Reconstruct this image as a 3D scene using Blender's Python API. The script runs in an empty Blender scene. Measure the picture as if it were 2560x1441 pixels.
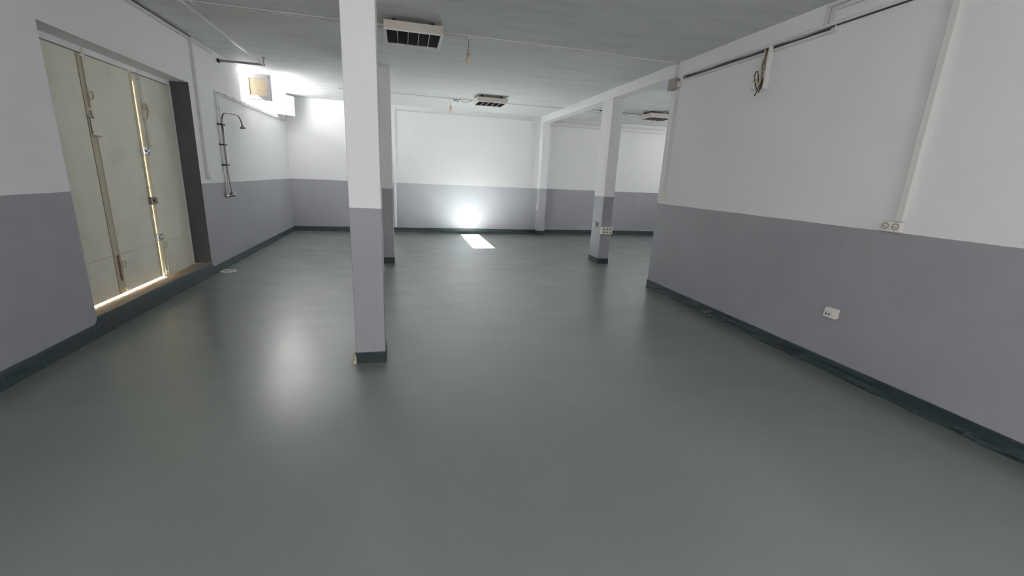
import bpy, bmesh, math, random
from mathutils import Vector, Matrix, noise
random.seed(7)
SC = bpy.context.scene
COL = SC.collection

# ---------------------------------------------------------------- camera
YAW, PITCH, ROLL, FPX, CAMH = .2525, .2523, -.0463, 1078.06, 1.5
cy, sy = math.cos(YAW), math.sin(YAW); cp, sp = math.cos(PITCH), math.sin(PITCH)
fw = Vector((sy*cp, cy*cp, -sp)); rt = Vector((cy, -sy, 0)); dn = fw.cross(rt)
cr, sr = math.cos(ROLL), math.sin(ROLL)
rt, dn = cr*rt + sr*dn, -sr*rt + cr*dn
cam = bpy.data.cameras.new('camera'); camo = bpy.data.objects.new('camera', cam); COL.objects.link(camo)
m = Matrix.Identity(4)
for i in range(3):
    m[i][0], m[i][1], m[i][2] = rt[i], -dn[i], -fw[i]
m[2][3] = CAMH
camo.matrix_world = m
cam.sensor_width = 36; cam.lens = 36*FPX/2560; cam.clip_start = .02
SC.camera = camo

# ---------------------------------------------------------------- light and exposure
SC.view_settings.view_transform = 'Standard'; SC.view_settings.look = 'None'
SC.view_settings.gamma = 1; SC.view_settings.use_curve_mapping = False
SC.view_settings.exposure = 0.50
W = bpy.data.worlds.new('sky'); SC.world = W; W.use_nodes = True
W.node_tree.nodes['Background'].inputs[0].default_value = (.90, .95, 1, 1)
W.node_tree.nodes['Background'].inputs[1].default_value = 2.0
def lamp(name, kind, energy, color, loc, direction, **kw):
    l = bpy.data.lights.new(name, kind); l.energy = energy; l.color = color
    for k, v in kw.items(): setattr(l, k, v)
    o = bpy.data.objects.new(name, l); COL.objects.link(o); o.location = loc
    o.rotation_euler = Vector(direction).to_track_quat('-Z', 'Y').to_euler()
    return o
lamp('sun', 'SUN', 1400, (1, .98, .965), (-8, 8, 6), (1, .09, -.6265), angle=.012)
# daylight at the clerestory beyond the shower and an inferred rear window;
# added fill lights: near left and rear right, and two in the side room
lamp('window_daylight', 'AREA', 72, (1, .985, .965), (-3.12, 9.64, 2.62), (1, 0, .35), shape='RECTANGLE', size=2.1, size_y=.5)
lamp('near_clerestory_daylight', 'AREA', 64, (1, .975, .965), (-2.53, -1.6, 2.6), (1, 0, -.25), shape='RECTANGLE', size=1.3, size_y=.45)
lamp('rear_right_window_daylight', 'AREA', 40, (1, .985, .98), (3.46, -1.6, 1.6), (-1, 0, 0), shape='RECTANGLE', size=2.0, size_y=1.6)
lamp('rear_window_daylight', 'AREA', 42, (1, .975, .955), (.9, -3.46, 2.0), (0, 1, 0), shape='RECTANGLE', size=1.4, size_y=1.2)
lamp('side_clerestory_daylight', 'AREA', 20, (1, 1, 1), (8.46, 9.6, 2.5), (-1, 0, 0), shape='RECTANGLE', size=1.5, size_y=.6)
lamp('side_window_daylight', 'AREA', 56, (1, 1, 1), (8.46, 6.5, 1.6), (-1, 0, 0), shape='RECTANGLE', size=2.0, size_y=2.0)

# ---------------------------------------------------------------- dimensions (metres)
XL, XR, YB, H, DADO, SK = -2.57, 3.522, 11.433, 3.036, 1.228, .105
YR, XS = -3.5, 8.5                       # wall behind the camera, side room's far wall
TL = .30                                 # left wall thickness
WT = .20                                 # partition thickness

# ---------------------------------------------------------------- materials
def newmat(name, rough=.5, metal=0, color=(.8, .8, .8), spec=.5):
    mt = bpy.data.materials.new(name); mt.use_nodes = True
    b = mt.node_tree.nodes['Principled BSDF']
    b.inputs['Base Color'].default_value = (*color, 1); b.inputs['Roughness'].default_value = rough
    b.inputs['Metallic'].default_value = metal; b.inputs['Specular IOR Level'].default_value = spec
    return mt
class NT:
    def __init__(s, mt): s.t = mt.node_tree; s.n = s.t.nodes; s.b = s.n['Principled BSDF']
    def add(s, kind, **kw):
        n = s.n.new(kind)
        for k, v in kw.items(): setattr(n, k, v)
        return n
    def link(s, a, b): s.t.links.new(a, b)
    def pos(s): return s.add('ShaderNodeNewGeometry').outputs['Position']
    def noise(s, scale, detail=3, rough=.55, vec=None, stretch=None):
        n = s.add('ShaderNodeTexNoise'); n.inputs['Scale'].default_value = scale
        n.inputs['Detail'].default_value = detail; n.inputs['Roughness'].default_value = rough
        v = vec or s.pos()
        if stretch:
            mp = s.add('ShaderNodeMapping'); mp.inputs['Scale'].default_value = stretch; s.link(v, mp.inputs['Vector']); v = mp.outputs[0]
        s.link(v, n.inputs['Vector']); return n.outputs['Fac']
    def ramp(s, fac, stops):
        r = s.add('ShaderNodeValToRGB'); e = r.color_ramp.elements
        while len(e) < len(stops): e.new(.5)
        for i, (p, c) in enumerate(stops): e[i].position = p; e[i].color = (*c, 1) if len(c) == 3 else c
        s.link(fac, r.inputs[0]); return r.outputs[0]
    def math(s, op, a, b):
        n = s.add('ShaderNodeMath', operation=op)
        for i, v in enumerate((a, b)):
            if isinstance(v, (int, float)): n.inputs[i].default_value = v
            else: s.link(v, n.inputs[i])
        return n.outputs[0]
    def mix(s, fac, a, b, mode='MIX'):
        n = s.add('ShaderNodeMix', data_type='RGBA', blend_type=mode)
        for i, v in ((0, fac), (6, a), (7, b)):
            if isinstance(v, (int, float)): n.inputs[i].default_value = v
            elif isinstance(v, tuple): n.inputs[i].default_value = (*v, 1)
            else: s.link(v, n.inputs[i])
        return n.outputs[2]
    def bump(s, h, strength, dist=.01):
        n = s.add('ShaderNodeBump'); n.inputs['Strength'].default_value = strength; n.inputs['Distance'].default_value = dist
        s.link(h, n.inputs['Height']); s.link(n.outputs[0], s.b.inputs['Normal'])

WHITE = (.85, .85, .86); GREY = (.355, .357, .385); TEAL = (.024, .042, .045)
def wall_mat(name, upper=WHITE, lower=GREY, dado=DADO):
    mt = newmat(name, .62, spec=.3); N = NT(mt); P = N.pos()
    sep = N.add('ShaderNodeSeparateXYZ'); N.link(P, sep.inputs[0])
    wob = N.math('MULTIPLY', N.math('SUBTRACT', N.noise(3.5, 2), .5), .010)
    z = N.math('ADD', sep.outputs[2], wob)
    f = N.math('LESS_THAN', z, dado)
    # roller marks and thin spots in the paint
    mott = N.noise(1.6, 4, .6)
    up = N.ramp(mott, [(.3, tuple(c*.97 for c in upper)), (.7, upper)])
    lo = N.ramp(mott, [(.3, tuple(c*.94 for c in lower)), (.7, tuple(c*1.04 for c in lower))])
    N.link(N.mix(f, up, lo), N.b.inputs['Base Color'])
    rf = N.add('ShaderNodeMapRange'); N.link(f, rf.inputs[0]); rf.inputs[3].default_value = .7; rf.inputs[4].default_value = .48
    N.link(rf.outputs[0], N.b.inputs['Roughness'])
    lump = N.math('ADD', N.math('MULTIPLY', N.noise(9, 3), .7), N.math('MULTIPLY', N.noise(70, 2), .18))
    v = N.add('ShaderNodeTexVoronoi'); v.inputs['Scale'].default_value = 6.5; N.link(P, v.inputs['Vector'])
    pim = N.math('MULTIPLY', N.math('LESS_THAN', v.outputs['Distance'], .075), .35)
    drip = N.math('MULTIPLY', N.noise(5, 2, .4, stretch=(3.2, 3.2, .35)), .5)
    N.bump(N.math('ADD', N.math('ADD', lump, pim), drip), .5, .008)
    return mt
M = {}
M['wall'] = wall_mat('painted_plaster')
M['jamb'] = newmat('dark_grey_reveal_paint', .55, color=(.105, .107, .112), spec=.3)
M['upper'] = wall_mat('white_plaster', dado=-9)
M['trim'] = newmat('white_duct_plastic', .4, color=(.76, .755, .735))
M['duct'] = newmat('overpainted_duct', .6, color=(.70, .69, .69))
M['plastic'] = newmat('cream_switch_plastic', .35, color=(.80, .77, .69))
M['dark'] = newmat('black_hole', .7, color=(.02, .02, .02))
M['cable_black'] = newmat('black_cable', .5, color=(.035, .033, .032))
M['cable_brown'] = newmat('brown_cable', .5, color=(.17, .10, .06))
M['cable_cream'] = newmat('cream_cable', .5, color=(.62, .50, .36))
M['chrome'] = newmat('chrome', .13, 1, (.78, .77, .75))
M['steel'] = newmat('tarnished_steel', .36, 1, (.22, .215, .205))
M['brass'] = newmat('aged_brass', .35, 1, (.33, .25, .14))
M['rail'] = newmat('dull_aluminium', .5, .35, (.33, .33, .31))
M['greybox'] = newmat('grey_junction_plastic', .6, color=(.30, .29, .275))
M['bulb'] = newmat('opal_bulb_glass', .18, color=(.80, .66, .52))
M['cap'] = newmat('lampholder_plastic', .5, color=(.56, .46, .35))
M['lampbody'] = newmat('cream_enamel_steel', .45, color=(.66, .60, .53))
M['lampwhite'] = newmat('white_enamel_steel', .35, color=(.80, .79, .76))
M['louvre'] = newmat('dark_louvre_metal', .30, .85, (.10, .105, .11))
M['tube'] = newmat('unlit_fluorescent_tube', .35, color=(.16, .165, .17))
M['sash'] = newmat('sash_paint', .5, color=(.72, .70, .70))
def m_teal():
    mt = newmat('teal_skirting_paint', .5, color=TEAL); N = NT(mt)
    N.link(N.ramp(N.noise(6, 4), [(.3, tuple(c*.8 for c in TEAL)), (.65, TEAL), (.82, tuple(c*1.45 for c in TEAL))]), N.b.inputs['Base Color'])
    N.bump(N.noise(24, 4, .65), .55, .01); return mt
M['teal'] = m_teal()
def m_floor():
    mt = newmat('grey_green_floor_paint', .33); N = NT(mt)
    N.b.inputs['Coat Weight'].default_value = 1; N.b.inputs['Coat Roughness'].default_value = .26; N.b.inputs['Coat IOR'].default_value = 1.75
    c = N.ramp(N.noise(.9, 5, .6), [(.3, (.176, .198, .190)), (.7, (.200, .224, .215))])
    v = N.add('ShaderNodeTexVoronoi'); v.inputs['Scale'].default_value = 1.7; N.link(N.pos(), v.inputs['Vector'])
    spot = N.math('LESS_THAN', v.outputs['Distance'], .022)
    N.link(N.mix(N.math('MULTIPLY', spot, .45), c, (.05, .055, .05)), N.b.inputs['Base Color'])
    r = N.noise(1.3, 5, .65, stretch=(1, 2.2, 1))
    rr = N.add('ShaderNodeMapRange'); N.link(r, rr.inputs[0]); rr.inputs[1].default_value = .3; rr.inputs[2].default_value = .7
    rr.inputs[3].default_value = .30; rr.inputs[4].default_value = .42; N.link(rr.outputs[0], N.b.inputs['Roughness'])
    h = N.math('ADD', N.math('MULTIPLY', N.noise(1.1, 3), 1.4), N.math('ADD', N.math('MULTIPLY', N.noise(7, 4, .6, stretch=(1, 3, 1)), .28), N.math('MULTIPLY', N.noise(110, 2), .035)))
    N.bump(h, .30, .012); return mt
M['floor'] = m_floor()
def m_ceiling():
    mt = newmat('white_ceiling_paint', .75, spec=.2); N = NT(mt)
    a = N.noise(2.0, 5, .62, stretch=(.55, 2.6, 1))
    N.link(N.ramp(a, [(.3, (.66, .68, .685)), (.52, (.74, .755, .76)), (.75, (.76, .775, .78))]), N.b.inputs['Base Color'])
    h = N.math('ADD', N.math('MULTIPLY', a, .9), N.math('MULTIPLY', N.noise(26, 4, .6, stretch=(.5, 2, 1)), .35))
    N.bump(h, .32, .012); return mt
M['ceiling'] = m_ceiling()
def m_door():
    mt = newmat('cream_door_enamel', .45); N = NT(mt)
    a = N.noise(1.8, 5, .65)
    N.link(N.ramp(a, [(.25, (.62, .60, .50)), (.5, (.72, .705, .60)), (.8, (.74, .725, .64))]), N.b.inputs['Base Color'])
    N.bump(N.noise(2.3, 3), .35, .02); return mt
M['door'] = m_door()
M['doordark'] = newmat('cream_enamel_worn', .5, color=(.50, .45, .34))  # darker tone of the door's cream
M['groove'] = newmat('rust_stained_groove', .7, color=(.22, .18, .12))  # dark tone for the shading beside the cover strips
def m_cement():
    mt = newmat('brown_cement_sill', .8); N = NT(mt)
    N.link(N.ramp(N.noise(9, 5, .65), [(.3, (.20, .15, .10)), (.7, (.31, .245, .175))]), N.b.inputs['Base Color'])
    N.bump(N.noise(40, 3), .4, .01); return mt
M['cement'] = m_cement()
M['plaster_chip'] = newmat('bare_plaster', .9, color=(.62, .54, .42))
def m_pane():
    mt = newmat('yellowed_frosted_pane', .6, color=(.62, .50, .30)); N = NT(mt)
    N.link(N.ramp(N.noise(14, 4), [(.3, (.66, .56, .40)), (.7, (.76, .67, .50))]), N.b.inputs['Base Color'])
    tr = N.add('ShaderNodeBsdfTranslucent'); tr.inputs[0].default_value = (.85, .76, .60, 1)
    mx = N.add('ShaderNodeMixShader'); mx.inputs[0].default_value = .17
    N.link(N.b.outputs[0], mx.inputs[1]); N.link(tr.outputs[0], mx.inputs[2])
    N.link(mx.outputs[0], N.n['Material Output'].inputs[0]); return mt
M['pane'] = m_pane()
def m_seam_glow():
    mt = newmat('translucent_draught_seal', .6, color=(.8, .68, .45)); N = NT(mt)
    tr = N.add('ShaderNodeBsdfTranslucent'); tr.inputs[0].default_value = (.80, .72, .54, 1)
    mx = N.add('ShaderNodeMixShader'); mx.inputs[0].default_value = .065
    N.link(N.b.outputs[0], mx.inputs[1]); N.link(tr.outputs[0], mx.inputs[2])
    N.link(mx.outputs[0], N.n['Material Output'].inputs[0]); return mt
M['seal'] = m_seam_glow()

# ---------------------------------------------------------------- mesh helpers
class MB:
    def __init__(s): s.bm = bmesh.new()
    def box(s, a, b, bev=0, mi=0, rot=None, piv=None):
        x0, y0, z0 = [min(p, q) for p, q in zip(a, b)]; x1, y1, z1 = [max(p, q) for p, q in zip(a, b)]
        t = bmesh.new()
        v = [t.verts.new(p) for p in ((x0,y0,z0),(x1,y0,z0),(x1,y1,z0),(x0,y1,z0),(x0,y0,z1),(x1,y0,z1),(x1,y1,z1),(x0,y1,z1))]
        for f in ((3,2,1,0),(4,5,6,7),(0,1,5,4),(1,2,6,5),(2,3,7,6),(3,0,4,7)): t.faces.new([v[i] for i in f])
        if bev: bmesh.ops.bevel(t, geom=t.edges[:], offset=bev, segments=2, affect='EDGES', profile=.5)
        s._merge(t, mi, rot, piv); return s
    def _merge(s, t, mi=0, rot=None, piv=None):
        if rot is not None:
            bmesh.ops.rotate(t, verts=t.verts, cent=piv or (0,0,0), matrix=rot)
        for f in t.faces: f.material_index = mi
        me = bpy.data.meshes.new('t'); t.to_mesh(me); t.free(); s.bm.from_mesh(me); bpy.data.meshes.remove(me)
    def prism(s, pts, ax, a, b, mi=0, bev=0):
        # polygon pts in the plane normal to ax, extruded from a to b
        t = bmesh.new(); o = [i for i in range(3) if i != ax]
        def mk(p, h):
            q = [0, 0, 0]; q[ax] = h; q[o[0]], q[o[1]] = p; return t.verts.new(q)
        A = [mk(p, a) for p in pts]; B = [mk(p, b) for p in pts]; n = len(pts)
        t.faces.new(A); t.faces.new(B[::-1])
        for i in range(n): t.faces.new((A[i], B[i], B[(i+1) % n], A[(i+1) % n]))
        bmesh.ops.recalc_face_normals(t, faces=t.faces)
        if bev: bmesh.ops.bevel(t, geom=t.edges[:], offset=bev, segments=2, affect='EDGES')
        s._merge(t, mi); return s
    def lathe(s, prof, cen, axis=(0,0,1), seg=24, mi=0):
        t = bmesh.new(); ax = Vector(axis).normalized(); u = ax.orthogonal().normalized(); w = ax.cross(u); c = Vector(cen)
        rings = []
        for r, h in prof:
            if r < 1e-6: rings.append([t.verts.new(c + ax*h)])
            else: rings.append([t.verts.new(c + ax*h + (u*math.cos(2*math.pi*k/seg) + w*math.sin(2*math.pi*k/seg))*r) for k in range(seg)])
        for p, q in zip(rings, rings[1:]):
            for k in range(seg):
                k2 = (k+1) % seg
                if len(p) == 1 and len(q) == 1: continue
                if len(p) == 1: t.faces.new((p[0], q[k], q[k2]))
                elif len(q) == 1: t.faces.new((p[k], q[0], p[k2]))
                else: t.faces.new((p[k], q[k], q[k2], p[k2]))
        if len(rings[0]) > 1: t.faces.new(rings[0])
        if len(rings[-1]) > 1: t.faces.new(rings[-1])
        bmesh.ops.recalc_face_normals(t, faces=t.faces)
        for f in t.faces: f.smooth = True
        s._merge2(t, mi); return s
    def _merge2(s, t, mi):
        for f in t.faces: f.material_index = mi
        me = bpy.data.meshes.new('t'); t.to_mesh(me); t.free(); s.bm.from_mesh(me); bpy.data.meshes.remove(me)
    def tube(s, pts, r, seg=8, mi=0, smooth=0):
        P = [Vector(p) for p in pts]
        if smooth:
            Q = []
            for i in range(len(P)-1):
                p0 = P[max(i-1, 0)]; p1 = P[i]; p2 = P[i+1]; p3 = P[min(i+2, len(P)-1)]
                for k in range(smooth):
                    t_ = k/smooth
                    Q.append(.5*((2*p1) + (p2-p0)*t_ + (2*p0-5*p1+4*p2-p3)*t_*t_ + (3*p1-p0-3*p2+p3)*t_**3))
            Q.append(P[-1]); P = Q
        t = bmesh.new(); rings = []; prev = None
        for i, p in enumerate(P):
            d = (P[min(i+1, len(P)-1)] - P[max(i-1, 0)]).normalized()
            if prev is None: u = d.orthogonal().normalized()
            else:
                u = prev - d*prev.dot(d); u = u.normalized() if u.length > 1e-6 else d.orthogonal().normalized()
            prev = u; w = d.cross(u)
            rings.append([t.verts.new(p + (u*math.cos(2*math.pi*k/seg) + w*math.sin(2*math.pi*k/seg))*r) for k in range(seg)])
        for a, b in zip(rings, rings[1:]):
            for k in range(seg): t.faces.new((a[k], b[k], b[(k+1) % seg], a[(k+1) % seg]))
        t.faces.new(rings[0][::-1]); t.faces.new(rings[-1])
        bmesh.ops.recalc_face_normals(t, faces=t.faces)
        for f in t.faces: f.smooth = True
        s._merge2(t, mi); return s
    def build(s, name, mat, parent=None):
        me = bpy.data.meshes.new(name); s.bm.to_mesh(me); s.bm.free()
        for mm in (mat if isinstance(mat, (list, tuple)) else [mat]): me.materials.append(M[mm] if isinstance(mm, str) else mm)
        o = bpy.data.objects.new(name, me); COL.objects.link(o)
        if parent is not None:
            o.parent = parent; o.matrix_parent_inverse = Matrix.Identity(4)
            off = Vector((0, 0, 0)); q = parent
            while q is not None: off += q.location; q = q.parent
            me.transform(Matrix.Translation(-off))
        return o
def thing(name, label, cat, loc, group=None):
    o = bpy.data.objects.new(name, None); COL.objects.link(o); o.location = loc; o.empty_display_size = .05
    o['label'] = label; o['category'] = cat
    if group: o['group'] = group
    return o
def origin(o, loc):
    """move a single mesh object's origin to loc"""
    o.data.transform(Matrix.Translation(-Vector(loc))); o.location = loc
def tag(o, label, cat, loc=None, group=None):
    o['label'] = label; o['category'] = cat
    if group: o['group'] = group
    if loc: origin(o, loc)
    return o
def structure(o): o['kind'] = 'structure'; return o

# ---------------------------------------------------------------- the shell
structure(MB().box((XL-TL, YR-.25, -.2), (XS+.25, YB+.25, 0)).build('floor', 'floor'))
structure(MB().box((XL-TL, YR-.25, H), (XS+.25, YB+.25, H+.2)).build('ceiling', 'ceiling'))
def wall_cells(mb, ax, a, b, us, zs, holes):
    """slab between a and b along axis ax, split into cells; a cell inside a hole is left out"""
    for u0, u1 in zip(us, us[1:]):
        for z0, z1 in zip(zs, zs[1:]):
            cu, cz = (u0+u1)/2, (z0+z1)/2
            if any(h[0] < cu < h[1] and h[2] < cz < h[3] for h in holes): continue
            if ax == 0: mb.box((a, u0, z0), (b, u1, z1))
            else: mb.box((u0, a, z0), (u1, b, z1))
DY0, DY1, DZ0, DZ1 = 4.26, 6.65, .175, 2.456
WY0, WY1, WZ0 = 8.56, 10.72, 2.53
mb = MB()
wall_cells(mb, 0, XL-TL, XL, [YR, DY0, DY1, WY0, WY1, YB], [0, DZ0, DZ1, WZ0, H], [(DY0, DY1, -1, DZ1), (WY0, WY1, WZ0, H)])
structure(mb.build('wall_left', 'wall'))
mb = MB(); wall_cells(mb, 1, YB, YB+.25, [XL-TL, XS+.25], [0, H], []); structure(mb.build('wall_back', 'wall'))
mb = MB(); wall_cells(mb, 0, XR, XR+WT, [YR, 5.585], [0, H], []); structure(mb.build('wall_right', 'wall'))
mb = MB(); wall_cells(mb, 1, YR-.25, YR, [XL-TL, XS+.25], [0, H], []); structure(mb.build('wall_rear', 'wall'))
mb = MB(); wall_cells(mb, 0, XS, XS+.25, [YR, YB], [0, H], []); structure(mb.build('wall_side_room', 'wall'))
# downstand beam over the opening to the side room, and the pilaster that ends it
structure(MB().box((XR, 5.585, 2.885), (XR+WT, YB, H)).build('trim_1', 'upper'))
structure(MB().box((XR, 11.20, 0), (XR+WT, YB, 2.885), .004).build('trim_2', 'wall'))
# made-up window frames round the added fill lights, plus the inferred rear window
def frame_rect(name, ax, pos, thick, u0, u1, z0, z1, w, mat, bars=()):
    mb = MB()
    def b(a0, a1, c0, c1):
        if ax == 0: mb.box((pos, a0, c0), (pos+thick, a1, c1))
        else: mb.box((a0, pos, c0), (a1, pos+thick, c1))
    b(u0, u1, z0, z0+w); b(u0, u1, z1-w, z1); b(u0, u0+w, z0+w, z1-w); b(u1-w, u1, z0+w, z1-w)
    for u in bars: b(u-w/2, u+w/2, z0+w, z1-w)
    return mb
for k, (ax, pos, u0, u1, z0, z1, bars) in enumerate(((0, XL, -2.3, -.9, 2.35, 2.85, (-1.6,)), (0, XR-.05, -2.65, -.55, .75, 2.45, (-1.6,)), (1, YR, .2, 1.6, 1.4, 2.6, (.9,)), (0, XS-.05, 8.85, 10.35, 2.2, 2.8, (9.6,)), (0, XS-.05, 5.5, 7.5, .6, 2.6, (6.5,)))):
    structure(frame_rect('f', ax, pos, .05, u0-.04, u1+.04, z0-.04, z1+.04, .045, 'trim', bars).build('window_%d' % (k+2), 'trim'))

# baseboards: lumpy painted skirting with an uneven foot
def skirting(name, p0, p1, nrm, h=SK, th=.012, lump=.003, foot=.0, step=.035, top_wob=.0015, seed=0):
    p0 = Vector(p0); p1 = Vector(p1); n = Vector(nrm); L = (p1-p0).length; d = (p1-p0)/L; k = max(2, int(L/step))
    bm = bmesh.new(); rows = []
    prof = [(0, 1.0), (.55, 1.0), (1.0, .93), (1.0, .70), (1.0, .45), (1.12, .26), (1.3, .12), (1.45, -.001)]
    for i in range(k+1):
        q = p0 + d*(L*i/k); row = []
        for j, (t, z) in enumerate(prof):
            nz = noise.noise(Vector((q.x*6+seed, q.y*6, z*3.5)))*1.0 + .5*noise.noise(Vector((q.x*22+seed, q.y*22, z*11)))
            wf = (1-z)
            off = t*th + (max(0, nz)*foot*wf*1.6 + nz*lump)*(0 if t == 0 else 1)
            zz = z*h + (top_wob*nz if z > .9 else 0)
            v = q + n*max(off, .0005 if t else -.004); row.append(bm.verts.new((v.x, v.y, zz)))
        row.append(bm.verts.new((q.x-n.x*.004, q.y-n.y*.004, -.001)))
        rows.append(row)
    for a, b in zip(rows, rows[1:]):
        for j in range(len(a)-1):
            bm.faces.new((a[j], b[j], b[j+1], a[j+1]))
        bm.faces.new((a[-1], b[-1], b[0], a[0]))
    bm.faces.new(rows[0]); bm.faces.new(rows[-1][::-1])
    bmesh.ops.recalc_face_normals(bm, faces=bm.faces)
    m_ = MB(); m_.bm.free(); m_.bm = bm
    return m_
structure(skirting('b', (XL, YR, 0), (XL, DY0-.05, 0), (1, 0, 0), .118, foot=.004).build('baseboard_left', 'teal'))
structure(skirting('b', (XL, DY1+.01, 0), (XL, YB, 0), (1, 0, 0), .105, foot=.006, seed=3).build('baseboard_left', 'teal'))
structure(skirting('b', (XL, YB, 0), (XR, YB, 0), (0, -1, 0), .115, foot=.004, seed=5).build('baseboard_back', 'teal'))
structure(skirting('b', (XR+WT, YB, 0), (XS, YB, 0), (0, -1, 0), .125, foot=.003, seed=6).build('baseboard_back', 'teal'))
structure(skirting('b', (XR, YR, 0), (XR, 5.585, 0), (-1, 0, 0), .112, foot=.022, lump=.004, step=.022, seed=9).build('baseboard_right', 'teal'))
structure(skirting('b', (XR, 5.585, 0), (XR+WT, 5.585, 0), (0, 1, 0), .105, seed=9).build('baseboard_right', 'teal'))
structure(skirting('b', (XR, 11.2, 0), (XR, YB, 0), (-1, 0, 0), .11, seed=2).build('baseboard_pilaster', 'teal'))
structure(skirting('b', (XR, 11.2, 0), (XR+WT, 11.2, 0), (0, -1, 0), .115, seed=2).build('baseboard_pilaster', 'teal'))
structure(skirting('b', (XS, YB, 0), (XS, YR, 0), (-1, 0, 0), .115, seed=4, step=.2).build('baseboard_side', 'teal'))
# door threshold: teal riser flowing out of the skirting, brown cement top sloping to the door
mb = MB()
mb.prism([(XL-.34, 0), (XL+.012, 0), (XL+.016, .06), (XL+.008, DZ0-.012), (XL-.004, DZ0-.002), (XL-.02, DZ0-.002), (XL-.34, .13)], 1, DY0, DY1, 0)
structure(mb.build('trim_3', 'teal'))
mb = MB()
mb.prism([(XL-.40, .10), (XL-.005, .155), (XL-.003, DZ0+.004), (XL-.22, .146), (XL-.40, .137)], 1, DY0, DY1+.0, 0)
structure(mb.build('trim_4', 'cement'))
# teal paint rising in a rounded corner beside the threshold
def fillet(y0, y1, z0, z1, name):
    pts = [(y0, z0)]
    n = 8
    for i in range(n+1):
        a = math.pi/2*i/n
        pts.append((y1 + (y0-y1)*math.cos(a)*1.0 if False else y0 + (y1-y0)*math.sin(a), z0 + (z1-z0)*(1-math.cos(a))))
    pts.append((y1, z0))
    return structure(MB().prism(pts[::-1] if y1 < y0 else pts, 0, XL-.002, XL+.011).build(name, 'teal'))
fillet(DY0-.09, DY0+.001, .108, .168, 'trim_5')
structure(MB().box((XL-.002, DY0-.055, 0), (XL+.013, DY0+.001, .115)).build('trim_6', 'teal'))
# lintel strip at the back of the recess
structure(MB().box((XL-.27, DY0, 2.405), (XL-.205, DY1, DZ1)).build('trim_7', 'upper'))
# jamb strip at the far side of the recess
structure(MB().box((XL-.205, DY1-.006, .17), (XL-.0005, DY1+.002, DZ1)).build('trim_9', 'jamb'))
structure(MB().box((XL-.235, DY1-.022, .15), (XL-.20, DY1, 2.405), .003).build('trim_8', 'duct'))

# ---------------------------------------------------------------- door
PX = XL-.222                                   # room face of the door leaves
def door_empty():
    o = bpy.data.objects.new('door_1', None); COL.objects.link(o); o.location = (PX, (DY0+DY1)/2, .16); o['kind'] = 'structure'; return o
door = door_empty()
SA, SB = 5.09, 5.862
def leaf(y0, y1, zb):
    mb = MB(); t = .042
    mb.box((PX-.004, y0, zb), (PX, y1, 2.398))                     # sheet
    for a, b in ((y0, y0+.03), (y1-.03, y1)): mb.box((PX-t, a, zb), (PX-.003, b, 2.398))
    mb.box((PX-t, y0+.03, zb), (PX-.003, y1-.03, zb+.035)); mb.box((PX-t, y0+.03, 2.363), (PX-.003, y1-.03, 2.398))
    o = mb.build('door_leaf', 'door', door)
    MB().box((PX, y0+.004, .560), (PX+.0015, y1-.07, .565)).build('sheet_joint', 'doordark', o)
    return o
L1 = leaf(DY0+.004, SA-.003, .166)
L2 = leaf(SA+.003, SB-.012, .168)
L3 = leaf(SB+.024, DY1-.026, .151)
mb = MB()      # frame added behind the leaves to block sun at their gaps
mb.box((PX-.075, DY0, .15), (PX-.046, DY0+.05, 2.456)); mb.box((PX-.075, DY1-.06, .15), (PX-.046, DY1, 2.456)); mb.box((PX-.075, DY0+.05, 2.35), (PX-.046, DY1-.06, 2.456))
mb.build('door_frame', 'doordark', door)
# cover strips at the seams
mb = MB()
mb.box((PX, SA-.062, .17), (PX+.006, SA-.052, 2.398)); mb.box((PX, SA-.052, .17), (PX+.003, SA+.012, 2.398)); mb.box((PX, SA+.012, .17), (PX+.010, SA+.02, 2.398))
mb.build('cover_strip', 'doordark', door)
for y_ in (SA-.066, SA+.022): MB().box((PX, y_-.004, .17), (PX+.0012, y_+.004, 2.398)).build('seam_groove', 'groove', door)  # thin dark lines painting the shading along the cover strip edges
MB().box((PX, SB-.055, .17), (PX+.004, SB-.013, 2.395)).build('cover_strip', 'doordark', door)
MB().box((PX-.0, SB+.058, .17), (PX+.012, SB+.068, 2.398)).build('cover_strip', 'door', door)
# added translucent strip in the seam, glowing like a sunlit leaf edge
MB().box((PX-.010, SB-.013, .17), (PX-.006, SB+.025, 2.395)).build('draught_seal', 'seal', door)
def bolt(y, z0, z1, ring, up, name='door_bolt'):
    b = MB(); b.tube([(PX+.016, y, z0), (PX+.016, y, z1)], .0075)
    for z in (z0+.12*(z1-z0), z0+.88*(z1-z0)): b.box((PX, y-.022, z-.012), (PX+.026, y+.022, z+.012), .003)
    o = b.build(name, 'door', door)
    pts = [(PX+.03+.004*math.sin(t), y+.028*math.cos(t), ring+.036*math.sin(t)) for t in [2*math.pi*k/14 for k in range(15)]]
    h = MB(); h.tube(pts, .006); h.tube([(PX+.016, y, ring-.03), (PX+.03, y, ring-.036)], .006)
    h.build('pull_ring', 'doordark', o)
    return o
bolt(SA-.004, 1.86, 2.455, 2.05, 1)
bolt(SB+.105, 1.66, 2.455, 2.07, 1)
bolt(SA+.03, .17, .56, .46, 0)
bolt(SB+.10, .165, .50, .53, 0)
MB().tube([(PX+.012, SB+.105, 1.70), (PX+.012, SB+.105, 1.655), (PX+.016, SB+.17, 1.650)], .006, smooth=4).build('bolt_hook', 'doordark', door)
h = MB()   # curved pull on leaf 3
h.tube([(PX+.01, SB+.10, 2.06), (PX+.03, SB+.125, 2.10), (PX+.035, SB+.15, 2.07), (PX+.03, SB+.145, 1.99), (PX+.012, SB+.12, 1.92), (PX+.01, SB+.105, 1.95)], .009, smooth=5)
h.build('pull_handle', 'doordark', door)
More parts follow.
